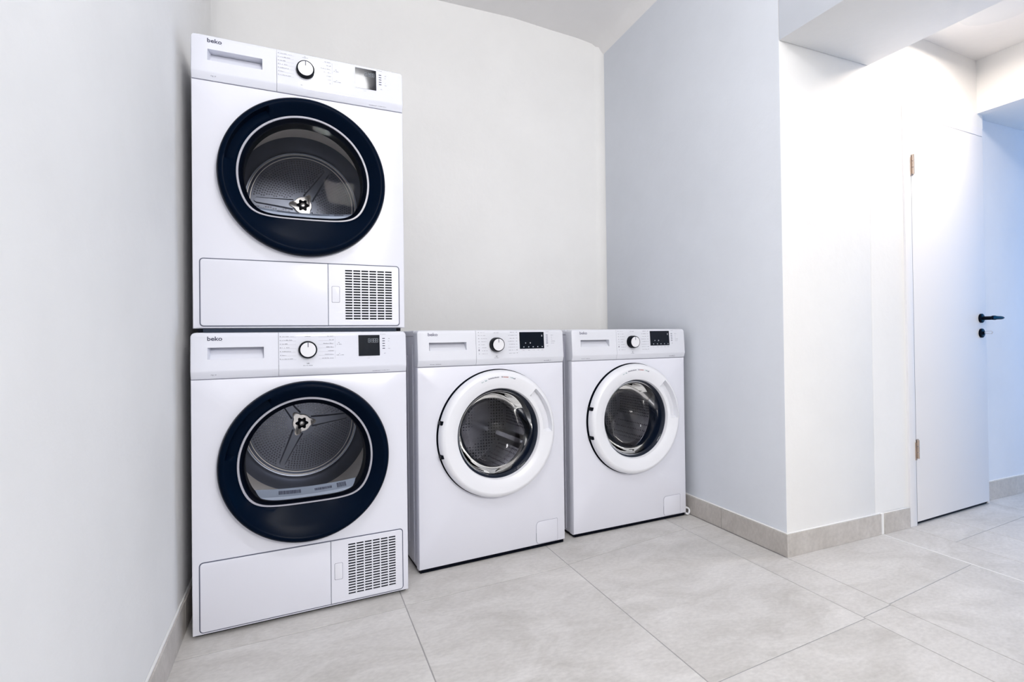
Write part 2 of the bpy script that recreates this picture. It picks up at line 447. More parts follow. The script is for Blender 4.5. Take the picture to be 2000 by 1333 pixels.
slab(1.643, 2.183, colE, 2)
colF = [cst(JY + 0.12), lv(2.18, 0.55, 0.06), lv(2.18, -0.15, 0.06), lv(2.18, -0.85, 0.06), lv(2.18, -1.6, 0.06), cst(-2.5)]
colG = [cst(JY + 0.12), lv(2.4, 1.203, 0.07), lv(2.4, 0.50, 0.07), lv(2.4, -0.2, 0.07), lv(2.4, -0.9, 0.07), lv(2.4, -1.6, 0.07), cst(-2.5)]
slab(2.189, 2.36, colF, 1); slab(2.36, 2.604, colG, 0); slab(2.604, 3.055, colG, 1)
colH = [cst(FY), lv(3.05, 1.248, 0.07), lv(3.05, 0.55, 0.07), lv(3.05, -0.15, 0.07), lv(3.05, -0.85, 0.07), lv(3.05, -1.5, 0.07), cst(-2.5)]
slab(3.055, 3.66, colH, 2); slab(3.66, 4.27, colH, 0); slab(4.27, 4.6, colH, 1)
g = boxes('grout_line', [(2.1835, 2.1885, -2.5, JY, -0.006, 0.0004)], M['light_grout'], floor)

# ------------------------------------------------------------------ baseboards
def baseboard(name, parts, caulks=()):
    root = struct(bpy.data.objects.new(name, None)); COL.objects.link(root)
    for p in parts: box('baseboard_tile', *p, BASEM, root, 0.0008, 1)
    for c in caulks: box('caulk', *c, M['caulk'], root, 0.001, 1)
    return root
H = 0.083
baseboard('baseboard_left', [(LX, LX + 0.010, -2.5 + 0.6 * i, min(-2.5 + 0.6 * i + 0.598, BY), 0, 0.090) for i in range(9) if -2.5 + 0.6 * i < BY - 0.1],
          [(LX, LX + 0.006, -2.5, BY, 0.090, 0.094)])
baseboard('baseboard_right', [(RX - 0.010, RX, 1.684, BY, 0, H), (RX - 0.010, RX, JY - 0.010, 1.6828, 0, H)], [(RX - 0.007, RX, JY - 0.007, BY, H, H + 0.004)])
baseboard('baseboard_back', [(LX + 0.011 + 0.6 * i, min(LX + 0.6 * i + 0.609, RX - 0.011), BY - 0.010, BY, 0, H) for i in range(4)])
baseboard('baseboard_jamb', [(RX, 2.178, JY - 0.010, JY, 0, H), (2.196, 2.360, JY - 0.0115, JY - 0.004, 0, H)],
          [(2.178, 2.196, JY - 0.009, JY, 0, H + 0.002), (RX, 2.178, JY - 0.007, JY, H, H + 0.004), (2.196, 2.360, JY - 0.009, JY - 0.004, H, H + 0.003)])
baseboard('baseboard_corridor', [(3.040, 3.062, FY - 0.012, FY, 0, 0.088), (3.0632, 3.68, FY - 0.010, FY, 0, 0.088), (3.682, 4.28, FY - 0.010, FY, 0, 0.088), (4.282, 4.6, FY - 0.010, FY, 0, 0.088)],
          [(3.040, 4.6, FY - 0.006, FY, 0.088, 0.093)])

# ------------------------------------------------------------------ door with frame
door = bpy.data.objects.new('door_1', None); COL.objects.link(door); struct(door)
door.location = (2.416, 1.366, 0); door['label'] = 'plain white door leaf with black lever handle'
box('door_frame', -0.050, -0.005, -0.004, 0.10, 0, 1.79, M['doorpaint'], door, 0.002, 2)
fr = box('door_frame', -0.002, 0.608, 0.001, 0.10, 1.7505, 1.79, M['doorpaint'], door, 0.0008, 1); fr.rotation_euler = (0, 0, 0.0496)
fr = box('door_frame', 0.6085, 0.619, 0.036, 0.12, 0, 1.79, M['doorpaint'], door, 0.002, 2)
ang = 0.0496
box('under_door_shade', 0.0, 0.604, 0.010, 0.036, 0.0005, 0.0125, M['black'], door).rotation_euler = (0, 0, ang)  # black strip laid in as the shade below the leaf
box('seal_and_gap_shade', -0.0048, 0.0013, -0.0006, 0.03, 0.001, 1.75, M['rubber'], door)  # dark strip drawn as the shade in the hinge-side gap
leaf = box('door_leaf', 0.0015, 0.606, 0.0, 0.040, 0.014, 1.748, M['doorpaint'], door, 0.002, 2)
leaf.rotation_euler = (0, 0, ang)
# lever handle: rosette, neck, lever
hx, hz = 0.556, 0.882
bm = bmesh.new()
def bm_cyl(bm, p0, p1, r0, r1=None, n=24):
    r1 = r0 if r1 is None else r1
    p0 = Vector(p0); p1 = Vector(p1); d = (p1 - p0).normalized(); a = d.orthogonal().normalized(); b = d.cross(a)
    A = [bm.verts.new(p0 + (a * math.cos(2 * PI * k / n) + b * math.sin(2 * PI * k / n)) * r0) for k in range(n)]
    B = [bm.verts.new(p1 + (a * math.cos(2 * PI * k / n) + b * math.sin(2 * PI * k / n)) * r1) for k in range(n)]
    for i in range(n):
        j = (i + 1) % n; bm.faces.new((A[i], A[j], B[j], B[i]))
    bm.faces.new(A); bm.faces.new(B)
bm_cyl(bm, (hx, 0, hz), (hx, -0.007, hz), 0.0215); bm_cyl(bm, (hx, -0.007, hz), (hx, -0.009, hz), 0.0215, 0.0185)
hd = from_bm('door_handle', bm, M['handleblack'], leaf, math.radians(35))
bm = bmesh.new()
bm_cyl(bm, (hx, -0.006, hz), (hx, -0.046, hz), 0.0085)
bmesh.ops.bevel(bm, geom=[e for e in bm.edges if e.calc_length() > 1], offset=0.001)
nk = from_bm('handle_neck', bm, M['handleblack'], leaf, math.radians(35))
rings = []
for x, h, y in ((hx - 0.010, 0.006, -0.046), (hx - 0.007, 0.0095, -0.046), (hx + 0.004, 0.0105, -0.046), (hx + 0.018, 0.0105, -0.047), (hx + 0.028, 0.0085, -0.048), (hx + 0.07, 0.0078, -0.048), (hx + 0.084, 0.0065, -0.048), (hx + 0.092, 0.003, -0.047)):
    rings.append([(x, y + 0.006 * math.cos(2 * PI * k / 12), hz + 0.001 + h * math.sin(2 * PI * k / 12)) for k in range(12)])
loft('lever', rings, M['handleblack'], leaf, True, True)
kz = 0.812
bm = bmesh.new()
bm_cyl(bm, (hx, 0, kz), (hx, -0.007, kz), 0.0215); bm_cyl(bm, (hx, -0.007, kz), (hx, -0.009, kz), 0.0215, 0.0185)
bm_box(bm, hx - 0.004, hx + 0.004, -0.014, -0.009, kz - 0.008, kz + 0.008)
from_bm('keyhole_rosette', bm, M['handleblack'], leaf, math.radians(35))
kp = [(hx, -0.012, kz + 0.003), (hx, -0.022, kz + 0.008), (hx, -0.040, kz + 0.0085), (hx, -0.044, kz + 0.003), (hx, -0.040, kz - 0.003), (hx, -0.022, kz - 0.003)]
tube('key', kp, 0.0018, M['chrome'], leaf, 8, closed=True)
for z, c in ((1.535, 0.085), (0.325, 0.080)):
    bm = bmesh.new()
    bm_box(bm, 0.002, 0.016, -0.0022, 0.0, z - c / 2, z + c / 2)
    bm_box(bm, -0.012, -0.003, -0.0068, -0.004, z - c / 2 - 0.006, z + c / 2 - 0.012)
    for k in range(3):
        bm_cyl(bm, (-0.001, -0.009, z - c / 2 + k * c / 3 + 0.001), (-0.001, -0.009, z - c / 2 + (k + 1) * c / 3 - 0.001), 0.005, n=14)
    from_bm('hinge', bm, M['brass'], door, math.radians(35))

# ------------------------------------------------------------------ ceiling lamps
def lamp(name, loc, r, label):
    o = empty(name, (loc[0], loc[1], loc[2]), 0, label, 'lamp')
    bm = bmesh.new(); bm_cyl(bm, (0, 0, 0.008), (0, 0, 0.045), r + 0.012, r + 0.008, 48)
    from_bm('lamp_base', bm, M['lampglass'], o, math.radians(35))
    return o
lamp('ceiling_lamp', ROOM_LAMP, 0.15, 'round white ceiling lamp over the laundry floor')
lamp('ceiling_lamp', BAY_LAMP, 0.12, 'round white ceiling lamp in front of the white door')

# ------------------------------------------------------------------ appliances
W = 0.597
def shell(root, depth, zb, ztop, zs, ribs, gap_shade=True):
    """cabinet sides, back, lid with hollow inside"""
    bm = bmesh.new(); t = 0.004; x0, x1 = -W / 2 + 0.003, W / 2 - 0.003
    bm_box(bm, x0, x0 + t, 0.031, depth, zb, ztop - 0.022)
    bm_box(bm, x1 - t, x1, 0.031, depth, zb, ztop - 0.022)
    bm_box(bm, x0, x1, depth - t, depth, zb, ztop - 0.022)
    bm_box(bm, x0, x1, 0.031, depth, zb, zb + t)
    if ribs:
        for s in (-1, 1):
            xs = x0 if s < 0 else x1
            bm_box(bm, xs - (0.0025 if s < 0 else 0), xs + (0.0025 if s > 0 else 0), 0.060, 0.085, zb + 0.01, ztop - 0.05)
            bm_box(bm, xs - (0.002 if s < 0 else 0), xs + (0.002 if s > 0 else 0), 0.13, depth - 0.06, zb + 0.06, ztop - 0.09)
    bmesh.ops.bevel(bm, geom=[e for e in bm.edges if abs((e.verts[0].co - e.verts[1].co).z) > 0.3], offset=0.0012, segments=2, affect='EDGES')
    from_bm('cabinet', bm, M['enamel'], root)
    box('top_lid', -W / 2 + 0.001, W / 2 - 0.001, 0.045, depth + 0.004, ztop - 0.0215, ztop, M['plastic'], root, 0.004, 3)
    if gap_shade: box('floor_gap_shade', -W / 2 + 0.006, W / 2 - 0.006, 0.007 if ribs else 0.016, depth - 0.02, 0.0020 if ribs else 0.004, zb, M['black'], root)  # black box put in as the shade under the cabinet
    for sx in (-1, 1):
        for y in (0.05, depth - 0.05):
            bm = bmesh.new(); bm_cyl(bm, (sx * 0.255, y, 0), (sx * 0.255, y, 0.008), 0.022, n=20); bm_cyl(bm, (sx * 0.255, y, 0.008), (sx * 0.255, y, zb), 0.010, n=16)
            from_bm('foot', bm, M['black'], root, math.radians(35))

U = lambda u: u - W / 2
def panel_parts(root, zs, zt, tilt_y, slot, kx, kz, kr, disp, kd):
    """control fascia; front surface y as a function of z"""
    zc = zs + 0.021
    def fy(z):
        if z <= zc: return -0.0065 * (z - zs) / (zc - zs) - 0.001
        return -0.0075 + tilt_y * (z - zc) / (zt - zc)
    # fascia body as two pieces: drawer front on the left, panel on the right
    def fascia(name, xa, xb, rtl, rtr, hole=None):
        zl = [zs, zs + 0.004, zc - 0.003, zc, zc + 0.003, zc + 0.0045, zt - 0.0125, zt - 0.010, zt - 0.004, zt - 0.0012, zt]
        dy = [0.0015, 0, 0, 0, 0, 0, 0, 0, 0.0012, 0.004, 0.010]
        def rowx(z):
            a, b = xa, xb; d = max(0, z - (zt - 0.012))
            k = 0.012 - math.sqrt(max(0, 0.012 ** 2 - d * d))
            return (a + (k if rtl else 0), b - (k if rtr else 0))
        bm = bmesh.new()
        xs_n = None
        rows = []
        for z, d in zip(zl, dy):
            a, b = rowx(z); y = fy(z) + d
            e = 0.005
            L_ = [(a, 0.044, z), (a, y + e, z), (a + e * 0.3, y + e * 0.3, z), (a + e, y, z)] if rtl else [(a, 0.044, z), (a, y + 0.001, z), (a + 0.0006, y, z), (a + 0.001, y, z)]
            R_ = [(b - e, y, z), (b - e * 0.3, y + e * 0.3, z), (b, y + e, z), (b, 0.044, z)] if rtr else [(b - 0.001, y, z), (b - 0.0006, y, z), (b, y + 0.001, z), (b, 0.044, z)]
            rows.append([bm.verts.new(p) for p in L_ + R_])
        for p, q in zip(rows, rows[1:]):
            for i in range(7): bm.faces.new((p[i], p[i + 1], q[i + 1], q[i]))
            bm.faces.new((p[7], p[0], q[0], q[7]))
        bm.faces.new(rows[0]); bm.faces.new(rows[-1])
        if hole:
            # cut recessed grip: split the face and push in
            hx0, hx1, hz0, hz1 = hole
            bm.normal_update()
            def cut(co, no):
                bmesh.ops.bisect_plane(bm, geom=bm.verts[:] + bm.edges[:] + bm.faces[:], plane_co=co, plane_no=no)
            cut((hx0, 0, 0), (1, 0, 0)); cut((hx1, 0, 0), (1, 0, 0)); cut((0, 0, hz0), (0, 0, 1)); cut((0, 0, hz1), (0, 0, 1))
            fs = [f for f in bm.faces if all(hx0 - 1e-5 <= v.co.x <= hx1 + 1e-5 and hz0 - 1e-5 <= v.co.z <= hz1 + 1e-5 and v.co.y < 0.004 for v in f.verts)]
            ret = bmesh.ops.extrude_face_region(bm, geom=fs)
            vs = [g for g in ret['geom'] if isinstance(g, bmesh.types.BMVert)]
            bmesh.ops.delete(bm, geom=fs, context='FACES')
            for v in vs:
                top = v.co.z > (hz0 + hz1) / 2
                v.co.y += 0.032 if top else 0.006
                if v.co.x < (hx0 + hx1) / 2: v.co.x += 0.006
        return from_bm(name, bm, M['panel_gloss'] if kd == 'dryer' else M['panel_satin'], root, math.radians(28))
    dv = U(0.2205); hg = 0.0003
    dr = fascia('detergent_drawer' if kd == 'washer' else 'water_drawer', -W / 2, dv - hg, True, False, (U(slot[0]), U(slot[1]), slot[2], slot[3]))
    fa = fascia('control_panel', dv + hg, W / 2, False, True)
    return fy, dr, fa

def knob(root, cx, cz, r, yb, protr, tilt):
    o = lathe('program_knob', [(r, yb + 0.004), (r, yb - 0.001), (r * 0.99, yb - protr * 0.7), (r * 0.93, yb - protr), (r * 0.87, yb - protr - 0.0006)], cx, cz, M['black'], root, 64, True, True)
    lathe('knob_face', [(r * 0.83, yb - protr + 0.001), (r * 0.82, yb - protr - 0.0012), (r * 0.79, yb - protr - 0.0018)], cx, cz, M['knobface'], o, 64, False, True)
    quads('pointer_line', [(cx - 0.0011, cx + 0.0011, cz + r * 0.30, cz + r * 0.86)], M['print_dark'], o, yb - protr - 0.0021)
    return o

def logo(root, x, z, y, size, m):
    text('brand_print', 'beko', x, z, size, y, m, root, bold=size * 0.022, sx=1.14)
    bm = bmesh.new()
    wd = size * 2.28
    top = [(x, z - size * 0.34), (x + wd * 0.5, z - size * 0.30), (x + wd * 0.85, z - size * 0.22), (x + wd, z - size * 0.13)]
    bot = [(x, z - size * 0.47), (x + wd * 0.5, z - size * 0.42), (x + wd * 0.85, z - size * 0.34), (x + wd * 0.99, z - size * 0.24)]
    T = [bm.verts.new((a, y, b)) for a, b in top]; B = [bm.verts.new((a, y, b)) for a, b in bot]
    for i in range(3): bm.faces.new((B[i], B[i + 1], T[i + 1], T[i]))
    from_bm('brand_underline', bm, m, root)

def smalltext(lst, x0, x1, z, h, dens=0.75, rnd=random):
    """word like run of tiny marks"""
    x = x0
    while x < x1:
        wd = rnd.uniform(0.0006, 0.0013)
        if rnd.random() < dens:
            hh = h * rnd.choice((0.6, 0.62, 1.0))
            lst.append((x, min(x + wd, x1), z, z + hh))
        x += wd + 0.0004

# ---- dryer
def dwin(scale, y, cz, R=0.188, k=0.127, n=96):
    pts = []
    for i in range(n):
        t = 2 * PI * i / n
        s = -math.sin(t)
        kk = k / s if s > 1e-3 else 1e3
        r = (R ** -9 + kk ** -9) ** (-1 / 9)
        pts.append((r * math.cos(t) * scale, y, cz + r * math.sin(t) * scale))
    return pts

def blend(A, B, f, y):
    return [(a[0] * (1 - f) + b[0] * f, y, a[2] * (1 - f) + b[2] * f) for a, b in zip(A, B)]

def make_dryer(name, loc, rz, label, drum_rot, zscale=1.0):
    root = empty(name, loc, rz, label, 'dryer', 'stacked tumble dryers')
    root.scale = (1, 1, zscale)
    D = 0.58; zb, zs, zt = 0.012, 0.716, 0.845
    cz = 0.463; R0 = 0.237
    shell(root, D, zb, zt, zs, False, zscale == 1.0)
    front_with_hole('front_panel', -W / 2, W / 2, zb, zs - 0.0015, 0.030, 0, cz, 0.222, M['enamel'], root)
    fy, dr, fa = panel_parts(root, zs, zt, 0.0068, (0.041, 0.182, 0.770, 0.803), 0, 0, 0, None, 'dryer')
    # dark seam under the fascia
    box('panel_seam', -W / 2 + 0.002, W / 2 - 0.002, 0.003, 0.04, zs - 0.0016, zs + 0.0003, M['print_mid'], root)
    # prints
    P = lambda z: fy(z) - 0.0004
    logo(root, U(0.040), 0.8225, P(0.826), 0.0163, M['print_dark'])
    kx, kz = U(0.300), 0.792
    knob(root, kx, kz, 0.0262, P(kz) , 0.014, 0)
    rd = random.Random(3)
    small = []; lines = []
    zsL = [0.831 - 0.011 * i for i in range(7)]
    lenL = [0.036, 0.031, 0.017, 0.022, 0.030, 0.012, 0.034]
    for z, ln in zip(zsL, lenL):
        smalltext(small, U(0.2235), U(0.2235 + 0.004), z, 0.0021, 0.9, rd)
        smalltext(small, U(0.2300), U(0.2300 + ln * 0.9), z, 0.0021, 0.82, rd)
        lines.append((U(0.224), U(0.268), z - 0.0016, z - 0.0012))
    lenR = [0.022, 0.014, 0.030, 0.022, 0.018, 0.026, 0.034]
    for z, ln in zip(zsL, lenR):
        smalltext(small, U(0.374 - ln), U(0.374), z, 0.0021, 0.82, rd)
        lines.append((U(0.330), U(0.374), z - 0.0016, z - 0.0012))
    lines += [(U(0.3775), U(0.3779), 0.795, 0.831), (U(0.3775), U(0.3779), 0.763, 0.789), (U(0.3775), U(0.381), 0.8015, 0.8019)]
    smalltext(small, U(0.382), U(0.397), 0.806, 0.0021, 0.85, rd); smalltext(small, U(0.387), U(0.391), 0.811, 0.003, 0.9, rd)
    smalltext(small, U(0.382), U(0.403), 0.773, 0.0021, 0.85, rd); smalltext(small, U(0.389), U(0.392), 0.778, 0.002, 0.9, rd)
    smalltext(small, U(0.287), U(0.313), 0.744, 0.0022, 0.9, rd); smalltext(small, U(0.297), U(0.304), 0.7495, 0.0035, 0.9, rd)
    smalltext(small, U(0.292), U(0.308), 0.831, 0.0021, 0.85, rd); smalltext(small, U(0.297), U(0.302), 0.835, 0.002, 0.85, rd)
    quads('program_print', small, M['print'], root, P)
    quads('program_lines', lines, M['lightgap'], root, P)
    # display
    dx0, dx1, dz0, dz1 = U(0.447), U(0.512), 0.769, 0.834
    ds = plate('display', rrect(dx0, dx1, dz0, dz1, 0.0012), -0.0008, 0.0002, M['navy_gloss'], root, ytilt=fy)
    digits = []
    def seg(x, z, s, on='abcdefg'):
        t = s * 0.13; wd = s * 0.55
        digits.extend([(x, x + wd, z + s - t, z + s), (x, x + wd, z + s / 2 - t / 2, z + s / 2 + t / 2), (x, x + wd, z, z + t),
                       (x, x + t, z, z + s), (x + wd - t, x + wd, z, z + s)])
    for i, xx in enumerate((0.029, 0.0385, 0.0455, 0.0525)):
        seg(dx0 + xx, dz1 - 0.024, 0.0135 if i != 1 else 0.013)
    quads('display_digits', digits, M['digit'], ds, lambda z: P(z) - 0.0006)
    lights = [(U(0.5205), U(0.5285), 0.8215 - 0.0078 * i, 0.8240 - 0.0078 * i) for i in range(5)]
    quads('indicator_marks', lights, M['print_dark'], root, P)
    marks = []
    for i in range(5):
        smalltext(marks, U(0.539), U(0.539 + (0.005, 0.003, 0.002, 0.002, 0.006)[i]), 0.8215 - 0.0078 * i, 0.002, 0.9, rd)
    smalltext(marks, U(0.515), U(0.532), 0.836, 0.0015, 0.9, rd); smalltext(marks, U(0.470), U(0.480), 0.7615, 0.0012, 0.7, rd)
    quads('side_print', marks, M['print'], root, P)
    icons = []; smalltext(icons, U(0.524), U(0.531), 0.7745, 0.0035, 0.9, rd)
    smalltext(icons, U(0.489), U(0.511), 0.7205, 0.0024, 1.0, rd)
    quads('mode_icons', icons, M['print_mid'], root, P)
    sub = []; smalltext(sub, U(0.512), U(0.543), 0.7215, 0.0014, 0.9, rd)
    quads('model_print', sub, M['print'], root, P)
    text('capacity_print', '7kg | 8', U(0.048), 0.7255, 0.0052, P(0.727), M['print_mid'], root)
    # lower flap and condenser vent
    zf0, zf1 = 0.020, 0.2085
    rr = 0.008
    plate('flap_recess', rrect(U(0.0165), U(0.5805), zf0 - 0.0028, zf1 + 0.0028, 0.0105), -0.0006, 0.0010, M['shadowgap'], root)
    x1 = U(0.360)
    fl = plate('kick_flap', rrect(U(0.0195), x1 - 0.0007, zf0, zf1, (rr, 0.0005, 0.0005, rr)), -0.0034, 0.0, M['enamel'], root, 0.0016)
    vp = boxes('vent_cover', [], M['enamel'], root) if False else None
    # vent cover built as a frame around a slotted field
    gx0, gx1, gz0, gz1 = U(0.4105), U(0.5555), 0.0385, 0.1925
    fx0, fx1 = x1 + 0.0007, U(0.5775)
    bm = bmesh.new(); out = rrect(fx0, fx1, zf0, zf1, (0.0005, rr, rr, 0.0005), 6)
    inn = []
    cxx, czz = (gx0 + gx1) / 2, (gz0 + gz1) / 2
    for x, z in out:
        a, b = x - cxx, z - czz
        k = min((gx1 - gx0) / 2 / abs(a) if abs(a) > 1e-6 else 9, (gz1 - gz0) / 2 / abs(b) if abs(b) > 1e-6 else 9)
        inn.append([cxx + a * k, czz + b * k])
    for c in ((gx0, gz0), (gx1, gz0), (gx1, gz1), (gx0, gz1)):
        k = min(range(len(inn)), key=lambda i: (inn[i][0] - c[0]) ** 2 + (inn[i][1] - c[1]) ** 2); inn[k] = list(c)
    A = [bm.verts.new((x, 0, z)) for x, z in out]; B = [bm.verts.new((x, -0.0020, z)) for x, z in out]
    Cc = [bm.verts.new((x, -0.0034, z)) for x, z in inset(out, 0.0014)]
    Dd = [bm.verts.new((x, -0.0034, z)) for x, z in inn]; Ee = [bm.verts.new((x, -0.0006, z)) for x, z in inn]
    for p, q in ((A, B), (B, Cc), (Cc, Dd), (Dd, Ee)):
        for i in range(len(p)):
            j = (i + 1) % len(p)
            try: bm.faces.new((p[i], p[j], q[j], q[i]))
            except ValueError: pass
    bmesh.ops.remove_doubles(bm, verts=bm.verts[:], dist=1e-6)
    vc = from_bm('vent_cover', bm, M['enamel'], root, math.radians(30))
    box('vent_backing', gx0, gx1, -0.0009, -0.0005, gz0, gz1, M['black'], vc)
    bars = []
    nr = 19; pitch = (gz1 - gz0) / (nr - 0.45)
    for i in range(nr - 1):
        z = gz0 + pitch * (i + 0.56)
        bars.append((gx0, gx1, -0.0034, -0.0009, z, z + pitch * 0.44))
    pc = (gx1 - gx0) / (6 - 0.13)
    for i in range(5):
        x = gx0 + pc * (i + 0.87)
        bars.append((x, x + pc * 0.13, -0.0035, -0.0009, gz0, gz1))
    g = boxes('vent_slats', bars, M['enamel'], vc); g['kind'] = 'stuff'
    outline_line('latch_seam', rrect(U(0.3705), U(0.3935), 0.0905, 0.140, 0.003), 0.0009, -0.00355, M['print_mid'], vc)
    plate('vent_latch', rrect(U(0.3712), U(0.3928), 0.0912, 0.1393, 0.003), -0.0042, -0.0034, M['plastic'], vc, 0.0006)
    # porthole door
    N = 144
    c = lambda r, y: circ(r, y, 0, cz, N)
    dw = lambda s, y: dwin(s, y, cz, n=N)
    def hnd(i):
        t = math.degrees(2 * PI * i / N)
        return 1.0 if 118 <= t <= 172 else 0.0
    def push(ring, d, f=1.0):
        return [(x, y + d * hnd(i), z) for i, (x, y, z) in enumerate(ring)]
    rings = [c(R0 - 0.010, 0.004), c(R0 - 0.010, -0.005), c(R0 - 0.001, -0.007), c(R0, -0.012), c(R0 - 0.003, -0.026), c(R0 - 0.008, -0.033), c(R0 - 0.014, -0.036), c(R0 - 0.019, -0.0355),
             push(c(R0 - 0.0215, -0.0335), 0.024),
             push(blend(c(R0 - 0.024, 0), dw(1.0, 0), 0.35, -0.023), 0.012),
             blend(c(R0 - 0.024, 0), dw(1.0, 0), 0.75, -0.012), dw(1.0, -0.006), dw(0.985, -0.002), dw(0.97, 0.010)]
    dp = loft('porthole_door', rings, M['navy'], root, smooth=40)
    loft('door_rim', [dw(1.0, -0.0062), dw(0.995, -0.0082), dw(0.968, -0.0082), dw(0.964, -0.003)], M['rim_grey'], dp)
    loft('seal_and_gap_shade', [dw(0.966, -0.005), dw(0.94, 0.002), dw(0.90, 0.006), dw(0.89, 0.045)], M['black'], dp)
    loft('door_glass', [dw(0.925, 0.004), dw(0.91, 0.0), dw(0.80, -0.0035), dw(0.45, -0.007)], M['glass'], dp, False, True)
    # inside: bezel, drum, back plate
    hz = 0.500; dx = 0.011
    loft('drum_bezel', [dw(0.90, 0.040), dw(0.93, 0.044), blend(dw(1.0, 0), circ(0.262, 0, dx, hz, N), 1.0, 0.060)], M['darksteel'], root)
    dm = lathe('drum', [(0.262, 0.060), (0.262, 0.12), (0.248, 0.27)], dx, hz, M['bright_steel'], root, N)
    lathe('drum_shell', [(0.248, 0.27), (0.246, 0.30), (0.240, 0.42)], dx, hz, M['bright_steel'], dm, N)
    dbk = lathe('drum_back', [(0.240, 0.42), (0.228, 0.465), (0.206, 0.500), (0.198, 0.502), (0.195, 0.495), (0.188, 0.492), (0.184, 0.500)], dx, hz, M['darksteel'], root, N, False, True)
    for rr_ in (0.1975, 0.1865):
        tube('back_ring', [(dx + rr_ * math.cos(2 * PI * k / 96), 0.4945, hz + rr_ * math.sin(2 * PI * k / 96)) for k in range(96)], 0.0016, M['bright_steel'], dbk, 6, closed=True)
    bm = bmesh.new()
    r = 0.056
    while r < 0.178:
        n = int(2 * PI * r / 0.0098)
        for k in range(n):
            t = 2 * PI * k / n + (0.5 * 2 * PI / n if int(r / 0.0085) % 2 else 0)
            a = (math.degrees(t) - drum_rot) % 120
            if min(a, 120 - a) * PI / 180 * r < 0.016 + 0.05 * (0.18 - r) * 1.2: continue
            x, z = dx + r * math.cos(t), hz + r * math.sin(t); s = 0.0032
            v = [bm.verts.new((x + s * math.cos(q * PI / 3), 0.4999, z + s * math.sin(q * PI / 3))) for q in range(6)]
            u_ = [bm.verts.new((x + s * 0.45 * math.cos(q * PI / 3), 0.4972, z + s * 0.45 * math.sin(q * PI / 3))) for q in range(6)]
            for q in range(6): bm.faces.new((v[q], v[(q + 1) % 6], u_[(q + 1) % 6], u_[q]))
            bm.faces.new(u_)
        r += 0.0085
    g = from_bm('drum_dimples', bm, M['dim'], dbk); g['kind'] = 'stuff'
    # raised arms and hub
    for q in range(3):
        t = math.radians(drum_rot + 120 * q); ca, sa = math.cos(t), math.sin(t)
        bm = bmesh.new()
        prof_ = [(0.035, 0.022), (0.10, 0.016), (0.165, 0.012), (0.172, 0.006)]
        top = [(a, b) for a, b in prof_] + [(a, -b) for a, b in reversed(prof_)]
        A = [bm.verts.new((dx + a * ca - b * sa, 0.4999, hz + a * sa + b * ca)) for a, b in top]
        B = [bm.verts.new((dx + a * ca - b * 0.7 * sa, 0.493, hz + a * sa + b * 0.7 * ca)) for a, b in top]
        for i in range(8):
            j = (i + 1) % 8; bm.faces.new((A[i], A[j], B[j], B[i]))
        bm.faces.new(B)
        from_bm('drum_rib', bm, M['darksteel'], dbk, math.radians(30))
    def tri(rb, amp, y, n=72, po=3, ph=0):
        return [(dx + (rb + amp * max(0, math.cos(po * (2 * PI * i / n) - po * math.radians(drum_rot))) ** 2) * math.cos(2 * PI * i / n), y,
                 hz + (rb + amp * max(0, math.cos(po * (2 * PI * i / n) - po * math.radians(drum_rot))) ** 2) * math.sin(2 * PI * i / n)) for i in range(n)]
    hub = loft('drum_hub', [tri(0.034, 0.018, 0.4985), tri(0.033, 0.017, 0.489), tri(0.031, 0.015, 0.4875)], M['steel'], dbk, False, True)
    star = [(dx + (0.020 + 0.0035 * math.cos(6 * 2 * PI * i / 72)) * math.cos(2 * PI * i / 72), 0.4871, hz + (0.020 + 0.0035 * math.cos(6 * 2 * PI * i / 72)) * math.sin(2 * PI * i / 72)) for i in range(72)]
    loft('hub_recess', [star, [(dx + (x - dx) * 0.97, 0.4869, hz + (z - hz) * 0.97) for x, y, z in star]], M['black'], dbk, False, True)
    lathe('hub_bolt', [(0.0085, 0.487), (0.0085, 0.482), (0.006, 0.481)], dx, hz, M['steel'], dbk, 24, False, True)
    # lint filter on the sill
    fz = cz - 0.112
    bm = bmesh.new()
    n = 20; R_ = []
    for i in range(n + 1):
        x = -0.155 + 0.31 * i / n; sag = 0.010 * (x / 0.155) ** 2
        R_.append([bm.verts.new(p) for p in ((x, 0.012, fz - 0.006 + sag), (x, 0.014, fz + 0.006 + sag), (x, 0.050, fz + 0.020 + sag), (x, 0.058, fz + 0.018 + sag), (x, 0.058, fz - 0.006 + sag))])
    for a, b in zip(R_, R_[1:]):
        for i in range(5): bm.faces.new((a[i], a[(i + 1) % 5], b[(i + 1) % 5], b[i]))
    bm.faces.new(R_[0]); bm.faces.new(R_[-1])
    lf = from_bm('lint_filter', bm, M['lint'], root, math.radians(30))
    bm = bmesh.new()
    for x0, x1, a0, a1 in ((-0.08, -0.02, 0.25, 0.7), (0.02, 0.07, 0.3, 0.6), (0.085, 0.11, 0.2, 0.8)):
        x = x0
        while x < x1:
            wd = rd.uniform(0.0015, 0.003); sag = 0.010 * (x / 0.155) ** 2
            pts = [(x, a0), (x + wd, a0), (x + wd, a1), (x, a1)]
            bm.faces.new([bm.verts.new((p, 0.014 + 0.036 * f - 0.0003, fz + 0.006 + 0.014 * f + sag + 0.0008)) for p, f in pts])
            x += wd + 0.0014
    from_bm('filter_print', bm, M['print_dark'], lf)['kind'] = 'stuff'
    return root

